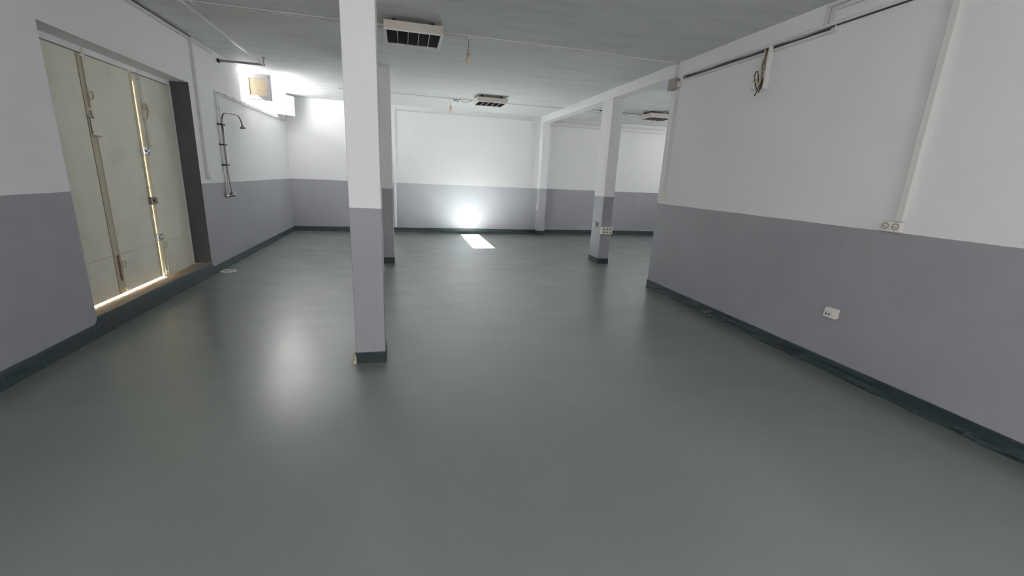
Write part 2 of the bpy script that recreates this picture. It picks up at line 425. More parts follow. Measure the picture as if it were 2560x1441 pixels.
MB().box((PX+.003, SA-.075, 1.852), (PX+.022, SA+.0, 1.866)).box((PX+.003, SA-.02, 1.69), (PX+.024, SA+.05, 1.70)).build('bolt_bracket', 'steel', door)
MB().box((PX+.010, SA-.045, 1.70), (PX+.016, SA+.015, 1.85), .002).build('bolt_plate', 'door', door)
MB().box((PX+.003, SA-.022, .30), (PX+.009, SA+.004, .56)).build('bolt_slot', 'cable_brown', door)
for z in (1.412, 1.20):
    b = MB(); b.tube([(PX, SB-.035, z), (PX+.035, SB-.06, z), (PX+.05, SB-.12, z+.002)], .0035, smooth=3); b.lathe([(0, -.006), (.007, -.004), (.007, .004), (0, .006)], (PX+.05, SB-.12, z+.002), (0, 1, 0), 10)
    b.build('hasp_pin', 'doordark', door)
MB().tube([(PX+.01, SB-.045, 1.45), (PX+.012, SB-.05, 1.30), (PX+.01, SB-.035, 1.10)], .004, smooth=4).build('restraint_wire', 'door', door)
def rim_lock(z, kind):
    y = SB
    body = MB().box((PX+.004, y-.062, z-.042), (PX+.040, y+.008, z+.042), .008).build('rim_lock', 'chrome' if kind != 'brass' else 'steel', door)
    MB().box((PX+.004, y+.014, z-.04), (PX+.036, y+.062, z+.04), .007).build('lock_keeper', 'steel' if kind == 'a' else ('brass' if kind == 'brass' else 'chrome'), body)
    k = MB(); k.lathe([(0, 0), (.013, 0), (.013, .016), (.020, .022), (.020, .030), (.012, .036), (0, .037)], (PX+.040, y-.034, z+.006), (1, 0, 0), 18)
    k.build('thumb_turn', 'chrome' if kind != 'brass' else 'brass', body)
    MB().box((PX+.0365, y+.028, z-.018), (PX+.0385, y+.05, z+.02)).build('keeper_slot', 'dark', body)
rim_lock(1.592, 'a'); rim_lock(1.052, 'brass'); rim_lock(.636, 'c')

# ---------------------------------------------------------------- clerestory window with three inward casements
win = bpy.data.objects.new('window_1', None); COL.objects.link(win); win.location = (XL, (WY0+WY1)/2, WZ0); win['kind'] = 'structure'
mb = MB(); X0 = XL-TL+.01
mb.box((X0, WY0, 2.955), (X0+.07, WY1, H)); mb.box((X0, WY0, WZ0), (X0+.05, WY1, WZ0+.02))
mb.box((X0, WY0, WZ0+.02), (X0+.05, WY0+.03, 2.955)); mb.box((X0, WY1-.03, WZ0+.02), (X0+.05, WY1, 2.955))
mb.build('window_frame', 'sash', win)
def sash(hinge, outer, z0, z1, w=.075, pane='pane'):
    hx, hy = hinge; d = Vector((outer[0]-hx, outer[1]-hy, 0)); L = d.length; ang = math.atan2(d.y, d.x)
    R_ = Matrix.Rotation(ang, 3, 'Z'); piv = (hx, hy, 0)
    T = Matrix.Translation((hx, hy, 0)) @ R_.to_4x4()
    mb = MB(); th = .034; s0 = .03
    mb.box((s0, 0, z0), (L, th, z0+w), .004); mb.box((s0, 0, z1-w), (L, th, z1), .004)
    mb.box((s0, 0, z0+w-.004), (s0+w, th, z1-w+.004), .004); mb.box((L-w, 0, z0+w-.004), (L, th, z1-w+.004), .004)
    mb.box((s0+w-.012, .004, z0+w-.012), (L-w+.012, .010, z0+w), 0)
    mb.bm.transform(T); f = mb.build('casement', 'sash', win)
    p = MB().box((s0+w-.006, .013, z0+w-.006), (L-w+.006, .019, z1-w+.006)); p.bm.transform(T); p.build('pane', pane, f)
    for z in (z0+.075, z1-.09):
        q = MB(); q.lathe([(0, -.026), (.009, -.026), (.009, .026), (0, .026)], (.012, .004, z), (0, 0, 1), 12); q.box((.008, .0, z-.022), (.05, .006, z+.022)); q.bm.transform(T); q.build('hinge', 'sash', f)
    q = MB(); q.box((L-.05, -.012, z1-.055), (L-.018, .0, z1-.02), .003); q.bm.transform(T); q.build('latch', 'sash', f)
sash((XL, 8.68), (XL+.43, 8.7187), 2.572, 2.985)
sash((XL+.01, 9.57), (XL+.455, 9.609), 2.572, 2.985, pane='sash')
sash((XL+.01, 10.70), (XL+.30, 11.035), 2.572, 2.985, pane='sash')

# ---------------------------------------------------------------- pillars
def pillar(x0, x1, y0, y1, ztop, label, h=.095, seed=0):
    t = thing('pillar', label, 'pillar', ((x0+x1)/2, (y0+y1)/2, 0))
    b = MB(); b.box((x0, y0, 0), (x1, y1, ztop), .006); b.build('shaft', 'wall', t)
    s = MB()
    e = .005
    s.bm.free(); s.bm = bmesh.new()
    for (p, q, n) in (((x0, y0), (x1, y0), (0, -1)), ((x1, y0), (x1, y1), (1, 0)), ((x1, y1), (x0, y1), (0, 1)), ((x0, y1), (x0, y0), (-1, 0))):
        k = skirting('s', (*p, 0), (*q, 0), (*n, 0), h, th=.005, lump=.0012, foot=.002, seed=seed+n[0]*3+n[1])
        me = bpy.data.meshes.new('t'); k.bm.to_mesh(me); k.bm.free(); s.bm.from_mesh(me); bpy.data.meshes.remove(me)
    s.build('skirting', 'teal', t)
    return t
p1 = pillar(-.382, -.158, 3.375, 3.60, H, 'white over grey square pillar standing nearest, chipped at its foot', .094, 1)
# broken plaster at the foot of the near pillar
cb = MB()
for i in range(16):
    a = random.random(); x = -.392 - .030*random.random()*(1-.3*a); y = 3.37+.18*a; z = .006+.055*random.random()*(1-a*.3)
    r = .008+.010*random.random()
    t = bmesh.new(); bmesh.ops.create_icosphere(t, subdivisions=1, radius=r)
    for v in t.verts: v.co = Vector((v.co.x*.9, v.co.y*1.5, v.co.z*.9)) * (1+.35*noise.noise(v.co*90+Vector((i, 0, 0)))) + Vector((x, y, max(z-.004, r*.5)))
    cb._merge2(t, 0)
cb.prism([(-.405, 0), (-.380, 0), (-.382, .072), (-.388, .06)], 1, 3.368, 3.53)
cb.build('broken_plaster', 'plaster_chip', p1)
pillar(-.382, -.158, 7.42, 7.645, H, 'shaded square pillar half hidden behind the near pillar', .098, 4)
pillar(3.508, 3.712, 7.29, 7.70, 2.885, 'square column under the beam with sockets on two faces', .10, 7)

# ---------------------------------------------------------------- cable ducts
def duct_label(o, label, loc, cat='cable duct', group=None): return tag(o, label, cat, loc, group)
def clips(mb, pts, axis, w, t):
    pass
Zc = H
# across the first bay
b = MB(); b.box((XL+.33, 5.475, Zc-.020), (-.14, 5.515, Zc+.001), .003); b.box((XL+.33, 5.43, Zc-.014), (-.14, 5.455, Zc+.001), .003)
for x in (-2.0, -1.3, -.7): b.box((x, 5.425, Zc-.023), (x+.02, 5.52, Zc), .002)
duct_label(b.build('cable_duct', 'duct'), 'grey painted ceiling duct running left from the nearest ceiling lamp', (-1.2, 5.475, H-.01))
b = MB(); b.box((.44, 5.475, Zc-.022), (XR, 5.52, Zc+.001), .003); b.box((.44, 5.435, Zc-.014), (2.6, 5.460, Zc+.001), .003)
for x in (1.35, 2.2, 3.0): b.box((x, 5.47, Zc-.025), (x+.018, 5.525, Zc), .002)
b.box((XR-.022, 5.475, 2.87), (XR+.001, 5.525, Zc), .003)
duct_label(b.build('cable_duct', 'duct'), 'pale ceiling duct from the nearest ceiling lamp to the junction box', (2.0, 5.5, H-.01))
# far bay
b = MB(); b.box((-1.2, 9.735, Zc-.018), (1.46, 9.77, Zc+.001), .003)
for x in (.95, 1.10): b.box((x, 9.73, Zc-.022), (x+.02, 9.775, Zc), .002)
duct_label(b.build('cable_duct', 'duct'), 'thin ceiling duct leading left from the lamp in the far bay', (.2, 9.75, H-.01))
b = MB(); b.box((2.08, 9.755, Zc-.018), (XR-.02, 9.79, Zc+.001), .003)
for x in (2.4, 3.15): b.box((x, 9.75, Zc-.022), (x+.02, 9.795, Zc), .002)
duct_label(b.build('cable_duct', 'duct'), 'thin ceiling duct between the far bay lamp and the beam', (2.8, 9.77, H-.01))
b = MB(); b.box((XR+WT, 9.90, Zc-.018), (5.1, 9.935, Zc+.001), .003); b.box((5.1, 9.90, Zc-.012), (5.16, 9.935, Zc), .003)
duct_label(b.build('cable_duct', 'duct'), 'ceiling duct in the side room, just past the beam', (4.4, 9.92, H-.01))
b = MB(); b.box((4.55, 5.9, Zc-.016), (4.585, 9.2, Zc+.001), .003)
b.bm.transform(Matrix.Translation((1.05, .0, 0)))
duct_label(b.build('cable_duct', 'duct'), 'pale ceiling duct reaching the side room lamp from the front', (5.6, 7.5, H-.01))
# left wall: along the ceiling line, then down beside the door
b = MB(); b.box((XL-.001, 1.0, 2.975), (XL+.020, 7.50, 3.008), .003)
for y in (5.9, 6.5): b.box((XL, y, 2.97), (XL+.024, y+.02, 3.012), .002)
duct_label(b.build('cable_duct', 'duct'), 'white duct along the top of the left wall above the steel door', (XL+.01, 4.2, 3.0))
b = MB(); b.tube([(XL+.010, 1.0, 3.020), (XL+.010, 4.0, 3.018), (XL+.010, 6.85, 3.020)], .0085, 8)  # dark tube standing in for the shadow gap over the duct
tag(b.build('cable', 'cable_black'), 'dark cable lying on the duct atop the left wall', 'cable', (XL+.01, 4, 3.02))  # no cable here; added dark tube standing in for the shadow gap
b = MB(); b.box((XL-.001, 6.82, 1.40), (XL+.022, 6.865, 2.974), .003); b.box((XL-.001, 6.79, 1.42), (XL+.010, 6.812, 2.974), .003)
for z in (2.62, 2.16): b.box((XL, 6.785, z), (XL+.026, 6.87, z+.015), .002)
duct_label(b.build('cable_duct', 'duct'), 'painted vertical duct on the left wall beside the steel door', (XL+.01, 6.83, 2.2))
b = MB(); b.box((XL-.001, 6.80, 1.335), (XL+.030, 6.89, 1.395), .006)
for k in range(5): b.tube([(XL+.015, 6.81+.018*k, 1.34), (XL+.022, 6.80+.022*k, 1.31), (XL+.02, 6.80+.027*k, 1.288-.006*(k % 2))], .006, smooth=3)
tag(b.build('cable_end', 'duct'), 'overpainted frayed cable end at the foot of the left wall duct', 'cable', (XL+.015, 6.84, 1.34))
# back wall: vertical duct and the line below the ceiling
b = MB(); b.box((-.215, YB-.03, .12), (-.15, YB+.001, 2.93), .004); b.box((-.20, YB-.036, 2.90), (-.13, YB+.001, 2.955), .004)
duct_label(b.build('cable_duct', 'upper'), 'slim vertical duct on the back wall just right of the pillars', (-.18, YB-.015, 1.5))
b = MB(); b.box((-.13, YB-.022, 2.915), (XR-.25, YB+.001, 2.945), .003)
duct_label(b.build('cable_duct', 'duct'), 'horizontal duct high on the middle of the back wall', (1.6, YB-.01, 2.93))
# side room back wall: two parallel ducts
for z, t, lab in ((2.925, .045, 'upper of two parallel ducts high on the side room back wall'), (2.835, .028, 'lower of two parallel ducts high on the side room back wall')):
    b = MB(); b.box((XR+WT, YB-.035, z), (XS, YB+.001, z+t), .004)
    duct_label(b.build('cable_duct', 'duct'), lab, (6.0, YB-.017, z))
# right wall runs
b = MB(); b.box((XR-.022, 2.64, 2.842), (XR+.001, 5.33, 2.868), .003)
duct_label(b.build('cable_duct', 'duct'), 'long horizontal duct high on the right wall above black cables', (XR-.01, 4.0, 2.855))
b = MB(); b.box((XR-.020, 3.985, 2.782), (XR+.001, 5.31, 2.808), .003)
duct_label(b.build('cable_duct', 'duct'), 'lower duct on the right wall between junction box and loose wires', (XR-.01, 4.6, 2.8))
b = MB(); b.box((XR-.020, 3.285, 2.786), (XR+.001, 3.90, 2.812), .003); b.tube([(XR-.012, 3.262, 2.835), (XR-.018, 3.258, 2.81), (XR-.010, 3.262, 2.785)], .007, smooth=3)
duct_label(b.build('cable_duct', 'duct'), 'short lower duct on the right wall, near side of the loose wires', (XR-.01, 3.6, 2.8))
b = MB()
b.box((XR-.021, 3.345, 2.869), (XR+.001, 3.384, 2.994)); b.box((XR-.021, 3.285, 2.869), (XR+.001, 3.324, 2.954))
b.box((XR-.022, 1.0, 2.995), (XR+.001, 3.385, 3.022), .003); b.box((XR-.022, 1.0, 2.955), (XR+.001, 3.325, 2.982), .003)
duct_label(b.build('cable_duct', 'duct'), 'doubled duct rising off the right wall run and turning along the ceiling', (XR-.01, 3.3, 2.95))
b = MB()
for k, (dy, dz, x) in enumerate(((0, 0, .007), (.0, -.008, .012), (0, -.016, .007))):
    y0 = 5.30-.02*k; pts = [(XR-x, y0-(y0-3.31)*i/12, 2.830+dz+.003*math.sin(i*1.7+k)) for i in range(13)]
    b.tube(pts, .0055, 6, smooth=2)
b.tube([(XR-.01, 5.33, 2.822), (XR-.03, 5.27, 2.828), (XR-.02, 5.18, 2.822), (XR-.012, 5.1, 2.82)], .009, 6, smooth=4)
b.tube([(XR-.010, 3.31, 2.836), (XR-.009, 3.0, 2.836), (XR-.009, 2.66, 2.837)], .005, 6)  # extra strand drawn as the shadow line under the long duct
tag(b.build('cable', 'cable_black'), 'bundle of black cables tucked between the right wall ducts', 'cable', (XR-.01, 4.3, 2.82))
# junction box on the wall corner
t = thing('junction_box', 'grey junction box on the near right wall corner under the beam', 'junction box', (XR-.03, 5.50, 2.705))
MB().box((XR-.058, 5.415, 2.705), (XR+.0, 5.575, 2.835), .005).build('housing', 'greybox', t)
MB().box((XR-.066, 5.410, 2.700), (XR-.058, 5.580, 2.840), .003).build('lid', 'greybox', t)
b = MB(); b.lathe([(0, 0), (.02, 0), (.02, .018), (.014, .022), (0, .022)], (XR-.03, 5.415, 2.755), (0, -1, 0), 16); b.box((XR-.052, 5.375, 2.72), (XR-.006, 5.416, 2.79), .004)
b.build('cable_gland', 'lampbody', t)
b = MB(); b.box((XR-.024, 5.415, 1.405), (XR+.001, 5.452, 2.705), .003)
for z in (2.55, 1.9): b.box((XR-.028, 5.41, z), (XR, 5.457, z+.012), .002)
duct_label(b.build('cable_duct', 'duct'), 'vertical duct from the grey junction box down to the light switch', (XR-.01, 5.43, 2.0))
# light switch
t = thing('light_switch', 'cream surface light switch at the near end of the right wall', 'switch', (XR-.02, 5.45, 1.265))
MB().box((XR-.042, 5.355, 1.265), (XR+.0, 5.50, 1.395), .005).build('back_box', 'plastic', t)
for dy in (0, .036): MB().box((XR-.049, 5.425+dy, 1.335), (XR-.042, 5.455+dy, 1.378), .003).build('rocker', 'plastic', t)
MB().box((XR-.047, 5.425, 1.275), (XR-.042, 5.492, 1.322), .003).build('blank_cover', 'plastic', t)
# open trunking stub with loose wires
t = thing('open_trunking', 'short open trunking stub on the right wall with loose wires hanging', 'cable duct', (XR, 3.95, 2.45))
b = MB(); b.box((XR-.004, 3.915, 2.452), (XR+.0, 4.005, 2.835)); b.box((XR-.05, 3.900, 2.452), (XR-.0, 3.922, 2.838), .003); b.box((XR-.022, 3.995, 2.56), (XR, 4.003, 2.835), .001)
b.build('channel', 'trim', t)
def wires(name, mat, lst, par, r=.0045):
    b = MB()
    for p in lst: b.tube(p, r, 6, smooth=5)
    return b.build(name, mat, par)
X = XR
wires('loose_wire', 'cable_brown', [
    [(X-.012, 3.975, 2.83), (X-.025, 3.972, 2.70), (X-.018, 3.950, 2.62), (X-.03, 3.945, 2.52), (X-.03, 3.955, 2.462)],
    [(X-.02, 3.985, 2.83), (X-.03, 3.990, 2.72), (X-.035, 3.975, 2.63), (X-.03, 3.965, 2.55), (X-.045, 3.985, 2.48)]], t)
wires('loose_wire', 'cable_black', [
    [(X-.01, 3.965, 2.83), (X-.012, 3.945, 2.70), (X-.02, 3.94, 2.56), (X-.035, 3.95, 2.48), (X-.045, 3.985, 2.46), (X-.05, 4.02, 2.52), (X-.05, 4.045, 2.60), (X-.045, 4.03, 2.635), (X-.04, 4.01, 2.60), (X-.045, 3.985, 2.52)],
    [(X-.03, 3.95, 2.56), (X-.045, 3.96, 2.49), (X-.05, 3.975, 2.455), (X-.052, 4.0, 2.40)],
    [(X-.03, 3.945, 2.54), (X-.04, 3.955, 2.47), (X-.045, 3.965, 2.425)]], t, .0055)
wires('loose_wire', 'cable_cream', [
    [(X-.02, 3.982, 2.82), (X-.035, 3.985, 2.74), (X-.04, 4.000, 2.66), (X-.04, 4.015, 2.58), (X-.045, 3.99, 2.50), (X-.05, 3.96, 2.455)],
    [(X-.02, 3.965, 2.74), (X-.03, 3.958, 2.66), (X-.035, 3.985, 2.60), (X-.04, 4.01, 2.56)],
    [(X-.04, 3.955, 2.465), (X-.05, 4.01, 2.462), (X-.055, 4.06, 2.468)],
    [(X-.045, 3.97, 2.50), (X-.055, 4.03, 2.54), (X-.06, 4.065, 2.545)],
    [(X-.045, 3.96, 2.50), (X-.05, 4.02, 2.56), (X-.055, 4.05, 2.585)]], t, .0048)
# tall trunking down to the double socket
b = MB(); b.box((XR-.045, 2.362, 1.312), (XR+.0, 2.408, H), .003)
duct_label(b.build('cable_duct', 'trim'), 'tall white trunking on the right wall down to the double socket', (XR-.02, 2.385, 2.1))
def ring_socket(mb, c, r=.019):
    # recessed round socket well facing -x
    mb.lathe([(r+.003, 0), (r+.003, .0025), (r, .003), (r-.002, -.012), (0, -.012)], c, (-1, 0, 0), 24)
t = thing('double_socket', 'cream double wall socket at the foot of the tall white trunking', 'socket', (XR-.03, 2.43, 1.232))
MB().box((XR-.045, 2.362, 1.232), (XR+.0, 2.492, 1.309), .004).build('housing', 'plastic', t)
for y in (2.462, 2.395):
    w = MB(); w.lathe([(.024, 0), (.024, .0015), (.0215, .003), (.020, .0005), (.019, .0004), (0, .0004)], (XR-.0452, y, 1.272), (-1, 0, 0), 26)
    wo = w.build('socket_well', 'greybox', t)  # grey rim paints the shade of the recessed well
    c = MB(); c.lathe([(0, 0), (.0172, 0), (.0172, .0012), (0, .0013)], (XR-.0456, y, 1.272), (-1, 0, 0), 22); co = c.build('well_face', 'plastic', wo)
    h = MB()
    for dy, dz in ((-.006, -.004), (.006, .002)): h.lathe([(0, 0), (.0032, 0), (.0032, .001), (0, .001)], (XR-.0468, y+dy, 1.272+dz), (-1, 0, 0), 10)
    h.build('pin_hole', 'dark', wo)
    for dz in (-.032, .032):
        s_ = MB(); s_.lathe([(0, 0), (.003, 0), (.003, .001), (0, .001)], (XR-.045, y, 1.271+dz), (-1, 0, 0), 8); s_.build('screw', 'steel', t)
# data socket low on the right wall
t = thing('data_socket', 'small white data socket low on the grey right wall', 'socket', (XR-.02, 2.73, .462))
mb = MB(); mb.prism([(XR+.0, .468), (XR-.040, .462), (XR-.046, .470), (XR-.040, .538), (XR-.034, .545), (XR+.0, .548)], 1, 2.672, 2.775, bev=.002); mb.build('housing', 'plastic', t)
MB().box((XR-.0475, 2.700, .472), (XR-.044, 2.768, .530), .001).build('face_plate', 'trim', t)
b = MB()
for y in (2.722, 2.748): b.prism([(y-.007, .488), (y+.007, .488), (y+.007, .498), (y+.004, .503), (y-.004, .503), (y-.007, .498)], 0, XR-.0482, XR-.0474)
b.build('port', 'dark', t)
MB().box((XR-.0478, 2.706, .512), (XR-.0473, 2.764, .5135)).build('label_strip', 'greybox', t)

# ---------------------------------------------------------------- sockets on the column, outlet by the pilaster
t = thing('six_gang_socket', 'six-gang socket block on the shaded face of the column', 'socket', (3.60, 7.25, .555))
MB().box((3.502, 7.235, .557), (3.712, 7.29, .685), .004).build('housing', 'plastic', t)
for i in range(3):
    for j in range(2):
        c = (3.548+i*.062, 7.235, .592+j*.058)
        w = MB(); w.lathe([(.0235, 0), (.0235, .002), (.020, .003), (.019, .0005), (0, .0005)], c, (0, -1, 0), 20)
        wo = w.build('socket_well', 'plastic', t)
        h = MB(); h.lathe([(0, 0), (.0165, 0), (.0165, .0012), (0, .0012)], (c[0], c[1]-.0004, c[2]), (0, -1, 0), 18); h.build('well_face', 'greybox', wo)
        h = MB()
        for dx in (-.0065, .0065): h.lathe([(0, 0), (.0035, 0), (.0035, .001), (0, .001)], (c[0]+dx, c[1]-.0015, c[2]), (0, -1, 0), 8)
        h.build('pin_hole', 'dark', wo)
t = thing('data_socket', 'small twin data socket on the bright face of the column', 'socket', (3.49, 7.49, .675))
MB().box((3.462, 7.43, .678), (3.508, 7.56, .748), .003).build('housing', 'greybox', t)
MB().box((3.458, 7.435, .682), (3.463, 7.555, .744), .001).build('face_plate', 'trim', t)
for y in (7.475, 7.515): MB().box((3.4572, y-.009, .697), (3.4585, y+.009, .728)).build('port', 'dark', t)
t = thing('wall_outlet', 'tiny white outlet low beside the far pilaster on the back wall', 'socket', (3.49, 11.30, .665))
MB().box((3.485, 11.24, .665), (3.522, 11.31, .785), .003).build('housing', 'trim', t)
for z in (.68, .735): MB().box((3.483, 11.252, z), (3.4855, 11.298, z+.035), .001).build('cover', 'plastic', t)
# hanging cable behind the column
b = MB()
yv = 7.72
b.tube([(3.74, yv, 2.62), (3.77, yv, 2.45), (3.765, yv, 2.25), (3.80, yv+.02, 2.0), (3.82, yv+.03, 1.90), (3.86, yv+.03, 1.82), (3.86, yv+.02, 1.76), (3.84, yv+.02, 1.72), (3.74, yv+.01, 1.70)], .008, 6, smooth=6)
b.tube([(3.66, yv, 1.87), (3.74, yv+.03, 1.89), (3.82, yv+.03, 1.88), (3.88, yv+.02, 1.82), (3.87, yv+.02, 1.74)], .006, 6, smooth=6)
b.tube([(3.68, yv, 1.84), (3.74, yv+.02, 1.84), (3.81, yv+.03, 1.79), (3.84, yv+.02, 1.74), (3.80, yv+.02, 1.70), (3.72, yv+.01, 1.70), (3.70, yv+.01, 1.69), (3.76, yv+.02, 1.65), (3.77, yv+.02, 1.60), (3.78, yv+.02, 1.575)], .009, 6, smooth=6)
b.tube([(3.83, yv+.02, 1.72), (3.80, yv+.02, 1.66), (3.76, yv+.01, 1.63), (3.71, yv+.01, 1.66), (3.70, yv+.01, 1.61), (3.75, yv+.01, 1.585), (3.79, yv+.01, 1.565)], .009, 6, smooth=6)
b.tube([(3.70, yv+.01, 1.66), (3.695, yv+.01, 1.60), (3.70, yv+.005, 1.57), (3.67, yv+.005, 1.54)], .006, 6, smooth=5)
b.tube([(3.72, yv-.01, 2.70), (3.735, yv-.005, 2.66), (3.73, yv, 2.60), (3.745, yv, 2.55)], .011, 6, smooth=5)
tag(b.build('cable', 'cable_black'), 'knotted black cable hanging behind the column in the side room', 'cable', (3.73, 7.72, 2.1))

# ---------------------------------------------------------------- ceiling lamps
def luminaire(x, y, label, rz=0, tilt=(0, 0)):
    """0.6 m square surface lamp with cross louvre; x, y is its centre"""
    zt, zb, s = 2.988, 2.898, .300
    t = thing('ceiling_lamp', label, 'ceiling lamp', (x, y, zb), 'square louvred ceiling lamps')
    A = lambda mb: mb
    b = MB(); w = .022
    b.box((x-s, y-.27, zb+.006), (x-s+w, y+.27, zt), .003); b.box((x+s-w, y-.27, zb+.006), (x+s, y+.27, zt), .003)
    b.box((x-s+w, y-.27, zb+.006), (x+s-w, y-.27+w, zt)); b.box((x-s+w, y+.27-w, zb+.006), (x+s-w, y+.27, zt))
    b.box((x-s+w, y-.27+w, zt-.004), (x+s-w, y+.27-w, zt-.0005))
    b.build('housing', 'lampbody', t)
    f = MB(); g = .026
    f.box((x-s-.004, y-.274, zb-.002), (x-s+g, y+.274, zb+.012), .003); f.box((x+s-g, y-.274, zb-.002), (x+s+.004, y+.274, zb+.012), .003)
    f.box((x-s+g, y-.273, zb-.0015), (x+s-g, y-.27+.012, zb+.0115)); f.box((x-s+g, y+.27-.012, zb-.0015), (x+s-g, y+.273, zb+.0115))
    f.build('frame', 'lampwhite', t)
    MB().box((x-s+w, y-.27+w, zb+.070), (x+s-w, y+.27-w, zt-.006)).build('reflector', 'louvre', t)
    l = MB()
    for k in range(1, 5):
        xx = x-s+g + (2*s-2*g)*k/5; l.box((xx-.0035, y-.26, zb+.001), (xx+.0035, y+.26, zb+.006))
    lv = l.build('louvre', 'lampbody', t)
    c = MB()
    for k in range(0, 10):
        yy = y-.25 + .5*(k+.5)/10; c.box((x-s+g, yy-.001, zb+.008), (x+s-g, yy+.001, zb+.045))
    for k in range(1, 5):
        xx = x-s+g + (2*s-2*g)*k/5; c.box((xx-.002, y-.26, zb+.006), (xx+.002, y+.26, zb+.045))
    c.build('blade', 'louvre', lv)
    for k in range(4):
        q = MB(); q.tube([(x-s+.03, y-.19+.127*k, zb+.058), (x+s-.03, y-.19+.127*k, zb+.058)], .010, 10); q.build('tube', 'tube', t)
    for dx in (-.2, .2):
        for dy in (-.15, .15): MB().box((x+dx-.02, y+dy-.02, zt-.001), (x+dx+.02, y+dy+.02, H+.0005)).build('spacer', 'dark', t)
    return t
l1 = luminaire(.140, 5.355, 'square louvred ceiling lamp nearest the camera, beside the near pillar')
b = MB(); b.box((.16-.20, 5.56, 2.893), (.16-.12, 5.60, 2.898), .001)
b.prism([(-.09, 5.565), (-.045, 5.585), (-.05, 5.60), (-.10, 5.60)], 2, 2.889, 2.893); b.build('louvre_clip', 'lampwhite', l1)
luminaire(1.75, 9.25, 'square louvred ceiling lamp in the far bay before the back wall')
luminaire(5.57, 9.30, 'square louvred ceiling lamp seen through the opening in the side room')

# ---------------------------------------------------------------- bare bulbs
def pendant(x, y, zh, label, clr=True):
    """zh = height of the bulb's lowest point"""
    t = thing('pendant_bulb', label, 'light bulb', (x, y, zh), 'bare bulbs hanging from the ceiling')
    b = MB(); b.tube([(x, y, H), (x+.004, y, (H+zh+.16)/2), (x, y, zh+.155)], .0028, 6, smooth=4); b.build('flex', 'cable_brown', t)
    b = MB(); b.lathe([(0, .160), (.008, .158), (.015, .148), (.0185, .135), (.0185, .108), (.020, .106), (.020, .100), (.0185, .098), (.0185, .075), (0, .075)], (x, y, zh), (0, 0, 1), 20); b.build('lampholder', 'cap', t)
    b = MB(); b.lathe([(.0205, .1045), (.0208, .102), (.0205, .0995)], (x, y, zh), (0, 0, 1), 20); b.build('collar', 'cable_brown', t)
    b = MB(); b.lathe([(.015, .078), (.017, .070), (.024, .058), (.031, .044), (.033, .033), (.031, .020), (.024, .009), (.013, .002), (0, 0)], (x, y, zh), (0, 0, 1), 28); b.build('bulb', 'bulb', t)
pendant(.765, 5.50, 2.750, 'bare bulb on a short flex right of the nearest ceiling lamp')
b = MB(); b.box((.745, 5.425, H-.028), (.785, 5.53, H+.0005), .003)
tag(b.build('cord_clip', 'duct'), 'painted clip where the near bulb flex leaves the ceiling', 'clip', (.765, 5.5, H-.01))
pendant(1.00, 9.72, 2.735, 'bare bulb hanging in the far bay left of the lamp')
b = MB(); b.tube([(1.05, 9.72, H-.015), (1.09, 9.72, H-.06), (1.12, 9.72, H-.02), (1.15, 9.72, H-.07), (1.18, 9.72, H-.012)], .006, 6, smooth=4)
b.tube([(1.18, 9.72, H-.02), (1.25, 9.70, H-.055), (1.34, 9.68, H-.065), (1.42, 9.66, H-.04), (1.46, 9.5, H-.04)], .004, 6, smooth=5)
tag(b.build('cable', 'cable_black'), 'slack black cable looping from far ceiling duct to the lamp', 'cable', (1.2, 9.7, H-.02))
b = MB(); b.tube([(3.93, 9.55, H-.006), (4.2, 9.55, H-.018), (4.36, 9.55, H-.012), (4.42, 9.55, H-.06), (4.48, 9.55, H-.065), (4.53, 9.55, H-.02), (4.62, 9.54, H-.02), (4.68, 9.54, H-.045), (4.76, 9.53, H-.02), (5.0, 9.5, H-.03), (5.2, 9.45, H-.045), (5.30, 9.40, H-.06)], .005, 6, smooth=5)
b.tube([(4.30, 9.56, H-.02), (4.42, 9.56, H-.015), (4.60, 9.56, H-.022), (4.80, 9.56, H-.018)], .010, 6, smooth=4)
tag(b.build('cable', 'cable_black'), 'loose dark cable on the side room ceiling reaching its lamp', 'cable', (4.6, 9.5, H-.02))

# ---------------------------------------------------------------- curtain rail over the shower corner
t = thing('curtain_rail', 'L-shaped curtain rail hung under the ceiling at the shower corner', 'curtain rail', (-2.0, 7.70, 2.93))
MB().box((XL+.0, 7.685, 2.925), (-1.95, 7.715, 2.955), .003).build('short_rail', 'rail', t)
MB().box((-1.99, .8, 2.930), (-1.955, 7.715, 2.952), .003).build('long_rail', 'trim', t)  # same metal as the short rail, coloured white for its lit side
b = MB(); b.tube([(-1.96, 7.69, 2.95), (-1.955, 7.68, H)], .006, 8); b.lathe([(0, 0), (.028, 0), (.024, .010), (0, .012)], (-1.955, 7.68, H-.0), (0, 0, -1), 16); b.build('hanger', 'rail', t)
MB().box((XL, 7.67, 2.915), (XL+.03, 7.73, 2.962), .004).build('wall_bracket', 'dark', t)

